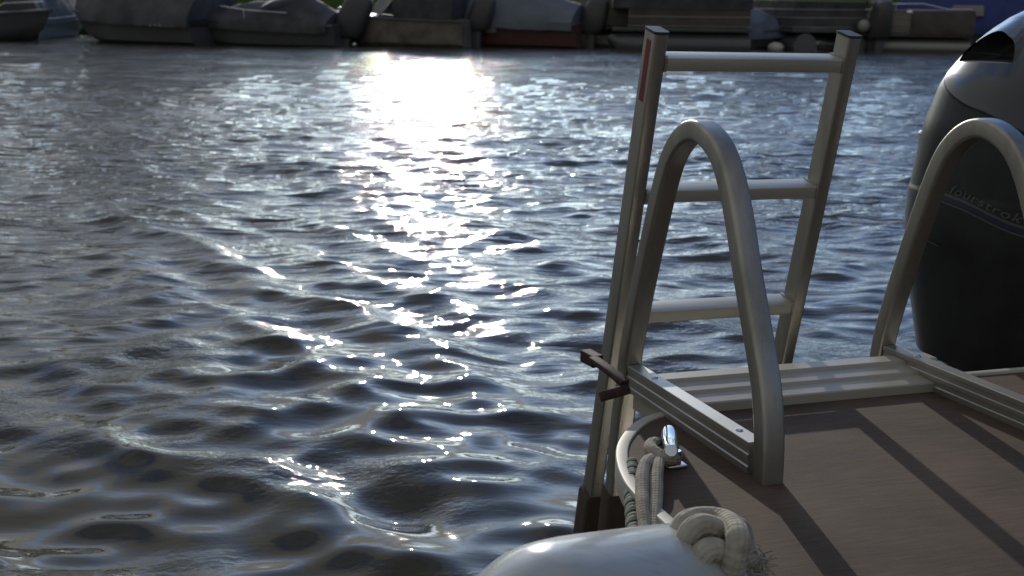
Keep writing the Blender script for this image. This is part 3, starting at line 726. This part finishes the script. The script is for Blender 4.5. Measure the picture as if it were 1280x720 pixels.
def cover(root, L, beam, fb, m, peak=.75, s0=0.0, s1=1.0, ridge=None, seed=0):
    """a tarp stretched over a boat: ridge line of poles, sagging sides, hem below the gunwale"""
    rg = random.Random(seed); bm = bmesh.new(); rings = []; S = np.linspace(s0, s1, 25)
    ridge = ridge or [(0, .55), (.25, .9), (.5, 1.0), (.75, .6), (1, .15)]
    for i, s in enumerate(S):
        h = hull_ring(L, beam, fb, s)[-1]; a = (s - s0) / (s1 - s0)
        pk = peak * np.interp(a, [q[0] for q in ridge], [q[1] for q in ridge]) * (1 - .06 * math.sin(a * 9.4) ** 2)
        row = []
        for j in range(-8, 9):
            t = j / 8; at_ = abs(t)
            if at_ > .86: yy = h[1] * 1.05; zz = h[2] - (at_ - .86) / .14 * .22
            else:
                yy = h[1] * 1.03 * (at_ / .86) ; zz = h[2] + .03 + pk * (1 - (at_ / .86) ** 1.5)
            zz += rg.uniform(-.012, .012)
            row.append((h[0], math.copysign(yy, t), zz))
        rings.append(row)
    loft(bm, rings); return finish('canvas_cover', bm, m, root, angle=50)
def far_motor(root, x, yo=0.0, m='motor_black', scale=1.0, tilt=0, zb=.35):
    c = empty('outboard_motor', root); c.location = (x, yo, zb); c.rotation_euler = (0, R_(tilt), 0); c.scale = (scale,) * 3
    bm = bmesh.new(); rings = []
    for z, a, b in ((0, .20, .15), (.06, .25, .18), (.12, .26, .185), (.14, .27, .19), (.40, .26, .18), (.60, .24, .165), (.70, .20, .14), (.735, .15, .10), (.74, .02, .02)):
        rings.append([(-.18 - .10 * (z / .5) + a * math.copysign(abs(math.cos(q)) ** .6, math.cos(q)), b * math.copysign(abs(math.sin(q)) ** .6, math.sin(q)), z) for q in [2 * math.pi * i / 24 for i in range(25)]])
    loft(bm, rings); finish('cowl', bm, m, c, angle=60)
    bm = bmesh.new(); add_box(bm, (-.30, -.09, -.75), (-.08, .09, .02), .03); add_box(bm, (-.42, -.10, -.47), (-.02, .10, -.45), .008); finish('drive_leg', bm, 'motor_black', c)
    bm = bmesh.new(); add_box(bm, (-.10, -.13, -.30), (.06, .13, -.02), .02); finish('transom_clamp', bm, 'motor_black', c)
    return c
def rod(root, name, pts, r, m, n=8):
    bm = bmesh.new(); sweep(bm, pts, circ(r, n)); return finish(name, bm, m, root)
def shield(root, x, w, h, z, rake=.35, m='windshield', fr='steel_rail'):
    g = empty('windshield', root)
    bm = bmesh.new()
    P = [(x, -w/2, z), (x + .45, -w * .28, z + .02), (x + .45, w * .28, z + .02), (x, w/2, z)]
    Q = [(p[0] - rake, p[1] * .92, p[2] + h) for p in P]
    a = [bm.verts.new(p) for p in P]; b = [bm.verts.new(q) for q in Q]
    a2 = [bm.verts.new((p[0] - .015, p[1] * .99, p[2])) for p in P]; b2 = [bm.verts.new((q[0] - .015, q[1] * .99, q[2])) for q in Q]
    for i in range(3): bm.faces.new((a[i], a[i+1], b[i+1], b[i])); bm.faces.new((a2[i+1], a2[i], b2[i], b2[i+1]))
    finish('glass_pane', bm, m, g, smooth=False)
    rod(g, 'frame', Q, .018, fr)
    for p, q in zip(P, Q): rod(g, 'frame_post', [p, q], .014, fr)
def runabout_base(root, L, beam, fb, hm, dm, stripe=None): hull(root, L, beam, fb, hm, dm, stripe)

BY = 34.2
# 1 dark runabout cut by the left edge
b = far_boat('runabout', 'dark covered boat at far left, cut off by the edge of the picture', 'boat', xat(-44, BY + 1), BY + 1.5, -8)
hull(b, 4.0, 2.1, .62, 'hull_black', 'hull_grey'); cover(b, 4.0, 2.1, .62, 'canvas_black', .55, 0, .62)
rod(b, 'bow_rail', [(1.0, -.75, .72), (1.3, -.6, .95), (1.95, -.15, 1.0), (1.95, .15, 1.0), (1.3, .6, .95), (1.0, .75, .72)], .016, 'steel_rail')
rod(b, 'cover_pole', [(.75, -.6, .7), (.45, -.6, 1.9)], .018, 'steel_rail')
# 2 covered boat behind it
b = far_boat('covered_boat', 'dark grey covered boat standing behind the leftmost moored boat', 'boat', xat(52, BY + 4), BY + 5.0, 90)
hull(b, 4.6, 1.05, .55, 'hull_black', 'hull_grey'); cover(b, 4.6, 1.05, .6, 'canvas_charcoal', 1.1, 0, 1, [(0, .9), (.4, 1), (.8, .7), (1, .3)], 3)
# 3 big charcoal cover
b = far_boat('covered_boat', 'large charcoal covered boat with its pointed bow towards the left bank gap', 'boat', xat(186, BY + .8), BY + .8, 158)
hull(b, 4.2, 2.3, .62, 'hull_black', 'hull_grey'); cover(b, 4.2, 2.34, .66, 'canvas_charcoal', 1.25, 0, .97, [(0, .75), (.3, 1), (.62, .95), (1, .25)], 5)
for k in range(3): rod(b, 'tie_line', [(-1.35 + .14 * k, 1.25, .45), (-.9 + .12 * k, .98, .95), (-.5 + .1 * k, .62, 1.5)], .010, 'rope')
# 4 low fishing boat with orange stripe
b = far_boat('fishing_boat', 'low black fishing boat with an orange hull stripe and tarpaulin cover', 'boat', xat(330, BY), BY + .2, 172)
hull(b, 4.1, 2.0, .52, 'hull_black', 'hull_grey', ('stripe_orange', .50, .80))
cover(b, 4.1, 2.02, .54, 'canvas_black', .72, .04, .80, [(0, .35), (.25, 1.1), (.45, .8), (.8, .5), (1, .1)], 9)
rod(b, 'grab_bar', [(.9, .72, .95), (.2, .92, .86), (-.9, .95, .80)], .017, 'steel_rail'); rod(b, 'grab_bar_post', [(.2, .92, .86), (.2, .92, .52)], .014, 'steel_rail')
bm = bmesh.new(); loft(bm, [[(-.2, .90, .92), (-.2, .5, 1.02)], [(-.75, .90, 1.18), (-.75, .5, 1.30)], [(-1.0, .9, 1.34), (-1.0, .5, 1.45)]], False); finish('cover_glint', bm, 'glint_white', b)  # white sheet stands in for a bright reflection on the dark cover
bm = bmesh.new(); loft(bm, [[(hull_ring(4.1, 2.0, .52, s)[6][0], hull_ring(4.1, 2.0, .52, s)[6][1] + .014, hull_ring(4.1, 2.0, .52, s)[6][2]), (hull_ring(4.1, 2.0, .52, s)[7][0], hull_ring(4.1, 2.0, .52, s)[7][1] + .014, hull_ring(4.1, 2.0, .52, s)[7][2])] for s in np.linspace(.82, .96, 6)], False); finish('hull_stripe', bm, 'stripe_teal', b)
far_motor(b, -1.85, .1, scale=1.45, tilt=-14, zb=.30)
# 5 tan runabout with a windshield
b = far_boat('runabout', 'tan runabout with glass windshield in front of the sun glitter', 'boat', xat(505, BY), BY + .4, 163)
hull(b, 3.7, 2.0, .66, 'hull_tan', 'hull_tan'); shield(b, .35, 1.5, .42, .78)
bm = bmesh.new(); add_box(bm, (-1.55, -.80, .60), (.05, .80, 1.42), .12, 3); finish('canvas_top', bm, 'canvas_black', b)
rod(b, 'bow_line', [(1.92, .0, .86), (1.98, .25, .5), (1.75, .75, -.02)], .011, 'rope')
bm = bmesh.new(); sweep(bm, [(1.8, -.1, .9), (1.8, .1, .9)], circ(.05, 10)); finish('bow_light', bm, 'buoy_white', b)
far_motor(b, -1.75, .1, scale=1.15, tilt=-6, zb=.45)
# 6 slate-blue cover
b = far_boat('covered_boat', 'slate blue covered boat with maroon hull beside the tan runabout', 'boat', xat(630, BY), BY + .9, 165)
hull(b, 4.2, 2.2, .60, 'hull_maroon', 'hull_grey'); cover(b, 4.2, 2.25, .66, 'canvas_slate', .85, .02, .96, [(0, .45), (.3, .9), (.6, 1.1), (1, .35)], 13)
far_motor(b, -2.05, .05, scale=1.2, tilt=-4, zb=.38)
bm = bmesh.new(); add_box(bm, (.35, 1.02, .34), (1.1, 1.14, .60), .03); add_box(bm, (-.1, 1.03, .36), (.3, 1.13, .56), .03); finish('side_fender', bm, 'panel_beige', b)

def pontoon(label, px, y, yaw, L, beam, panel, cover_m=None, cover_h=.3, rails=True, name='pontoon_boat', x0c=-.5, x1c=.5, tube_m='tube_aluminium', motor=True):
    b = far_boat(name, label, 'pontoon boat', xat(px, y), y, yaw)
    for sgn in (-1, 1):
        bm = bmesh.new(); sweep(bm, [(-L/2, sgn * (beam/2 - .35), .12), (L/2 - .6, sgn * (beam/2 - .35), .12), (L/2 - .2, sgn * (beam/2 - .35), .17), (L/2 + .1, sgn * (beam/2 - .35), .28)], lambda t: circ(.30 if t < .5 else .30 - .24 * max(0, (t - .6) / .4) ** 1.5, 20)); finish('pontoon_tube', bm, tube_m, b)
    bm = bmesh.new(); add_box(bm, (-L/2, -beam/2, .44), (L/2, beam/2, .54), .02); finish('deck', bm, 'hull_grey', b)
    fh = .68
    for (a, c) in (((-L/2 + .05, -beam/2 + .03), (L/2 - .4, -beam/2 + .03)), ((-L/2 + .05, beam/2 - .03), (L/2 - .4, beam/2 - .03)), ((-L/2 + .05, -beam/2 + .06), (-L/2 + .05, beam/2 - .06)), ((L/2 - .4, -beam/2 + .06), (L/2 - .4, beam/2 - .06))):
        f = empty('fence_panel', b)
        lo = (min(a[0], c[0]) - .012, min(a[1], c[1]) - .012, .60); hi = (max(a[0], c[0]) + .012, max(a[1], c[1]) + .012, .54 + fh - .05)
        bm = bmesh.new(); add_box(bm, lo, hi, .004, 1); finish('panel_sheet', bm, panel, f)
        bm = bmesh.new()
        for zz in (.575, .80, 1.0, .54 + fh): add_box(bm, (lo[0] - .012, lo[1] - .012, zz - .016), (hi[0] + .012, hi[1] + .012, zz + .016), .005, 1)
        finish('panel_rail', bm, 'tube_aluminium', f)
    bm = bmesh.new()
    for sy in (-1, 1): add_box(bm, (-L/2 + .25, sy * (beam/2 - .36) - .28, .545), (L/2 - 1.1, sy * (beam/2 - .36) + .28, 1.02), .08, 3)
    finish('bench_seat', bm, 'panel_brown', b)
    if cover_m:
        bm = bmesh.new(); rows = []
        for i in range(17):
            t = i / 16; x = L * (x0c + (x1c - x0c) * t); rg = random.Random(i)
            rows.append([(x, beam / 2 * v * 1.03, (1.0 if abs(v) == 1.0 else 1.25 + cover_h * (1 - v * v) * (.6 + .4 * math.sin(t * 3.14)) + rg.uniform(-.02, .02)) if abs(v) < 1.001 else 1.25) for v in (-1.0, -.995, -.8, -.5, -.2, 0, .2, .5, .8, .995, 1.0)])
        loft(bm, rows); finish('canvas_cover', bm, cover_m, b)
    if motor: far_motor(b, -L/2 - .05, 0, scale=1.15, zb=.5)
    return b
# 7 beige pontoon
b = pontoon('beige sided pontoon boat with a blue post at its rail, right of the slate cover', 752, BY + 2.2, 172, 3.6, 2.3, 'panel_beige', None, motor=False)
rod(b, 'mooring_post', [(.75, 1.22, -.3), (.75, 1.22, 1.15)], .07, 'canvas_blue', 14)
rod(b, 'awning_bar', [(1.6, 1.1, 1.42), (-1.7, 1.1, 1.40)], .05, 'hull_black')
for x in (1.5, -1.5): rod(b, 'awning_post', [(x, 1.1, .55), (x, 1.1, 1.42)], .025, 'hull_black')
# 8 dark brown pontoon
b = pontoon('dark brown pontoon boat with a black canvas cover behind the ladder top', 848, BY + .6, 176, 3.4, 2.4, 'panel_brown', 'canvas_black', .18, motor=False, tube_m='hull_black')
# 9 runabout under a light blue sloping cover
b = far_boat('covered_boat', 'low boat under a light blue cover sloping down to the right', 'boat', xat(920, BY + 1), BY + 1.4, -12)
hull(b, 2.9, 1.9, .36, 'hull_black', 'hull_grey'); cover(b, 2.9, 1.9, .38, 'canvas_lightblue', 1.3, 0, .98, [(0, 1.0), (.12, 1.0), (.5, .55), (1, .08)], 21)
bm = bmesh.new(); bmesh.ops.create_uvsphere(bm, u_segments=16, v_segments=10, radius=.13, matrix=Matrix.Translation((1.1, -.95, .06)) @ Matrix.Diagonal((1.6, 1, 1, 1))); finish('mooring_buoy', bm, 'buoy_white', b)
# 10 black pontoon, stern on, with pale canopy edge
b = pontoon('black pontoon boat seen stern on with a pale canopy, left of the ladder rail top', 998, BY + 2.0, 100, 4.0, 2.0, 'canvas_black', None, motor=False, tube_m='hull_black')
bm = bmesh.new(); add_box(bm, (-1.9, -1.0, 1.28), (1.0, 1.0, 1.46), .04); finish('canopy', bm, 'panel_beige', b)
for x in (-1.85, .95):
    for y in (-.95, .95): rod(b, 'canopy_post', [(x, y, .55), (x, y, 1.28)], .022, 'tube_aluminium')
far_motor(b, -2.0, -1.15, 'motor_black', 1.25, 0, .30)
bm = bmesh.new(); add_box(bm, (-2.15, -1.52, 1.12), (-1.75, -.98, 1.34), .06, 3); finish('motor_top', bm, 'motor_beige', b)
bm = bmesh.new(); bmesh.ops.create_uvsphere(bm, u_segments=16, v_segments=10, radius=.16, matrix=Matrix.Translation((-2.15, -.80, .62))); finish('hanging_buoy', bm, 'motor_beige', b)
# 11 tan pontoon
b = pontoon('tan pontoon boat with slatted pale rails and dark canvas, beside the outboard cowl', 1132, BY + .8, 166, 3.1, 2.2, 'hull_tan', None, motor=False)
bm = bmesh.new(); add_box(bm, (-1.6, -1.15, .50), (-.05, 1.16, 1.24), .05, 2); finish('canvas_cover', bm, 'panel_brown', b)
rod(b, 'hand_rail', [(1.3, 1.1, 1.22), (.6, 1.1, 1.26), (.45, 1.1, 1.40), (-.3, 1.1, 1.42), (-.9, 1.1, 1.27), (-1.5, 1.1, 1.26)], .020, 'steel_rail')
b.scale = (1.08, 1.0, .92)
# 12 blue tarpaulin boat
b = far_boat('covered_boat', 'boat under a deep blue tarpaulin with a beige window, at far right', 'boat', xat(1222, BY + 3), BY + 4.0, 170)
hull(b, 3.6, 2.0, .5, 'hull_black', 'hull_grey'); cover(b, 3.6, 2.05, .55, 'canvas_blue', 1.5, 0, .97, [(0, .8), (.3, 1), (.7, .85), (1, .3)], 31)
bm = bmesh.new(); add_box(bm, (-.25, .78, .80), (.55, .98, 1.12), .02, 2, Matrix.Rotation(R_(25), 4, 'X')); finish('cover_window', bm, 'panel_beige', b)
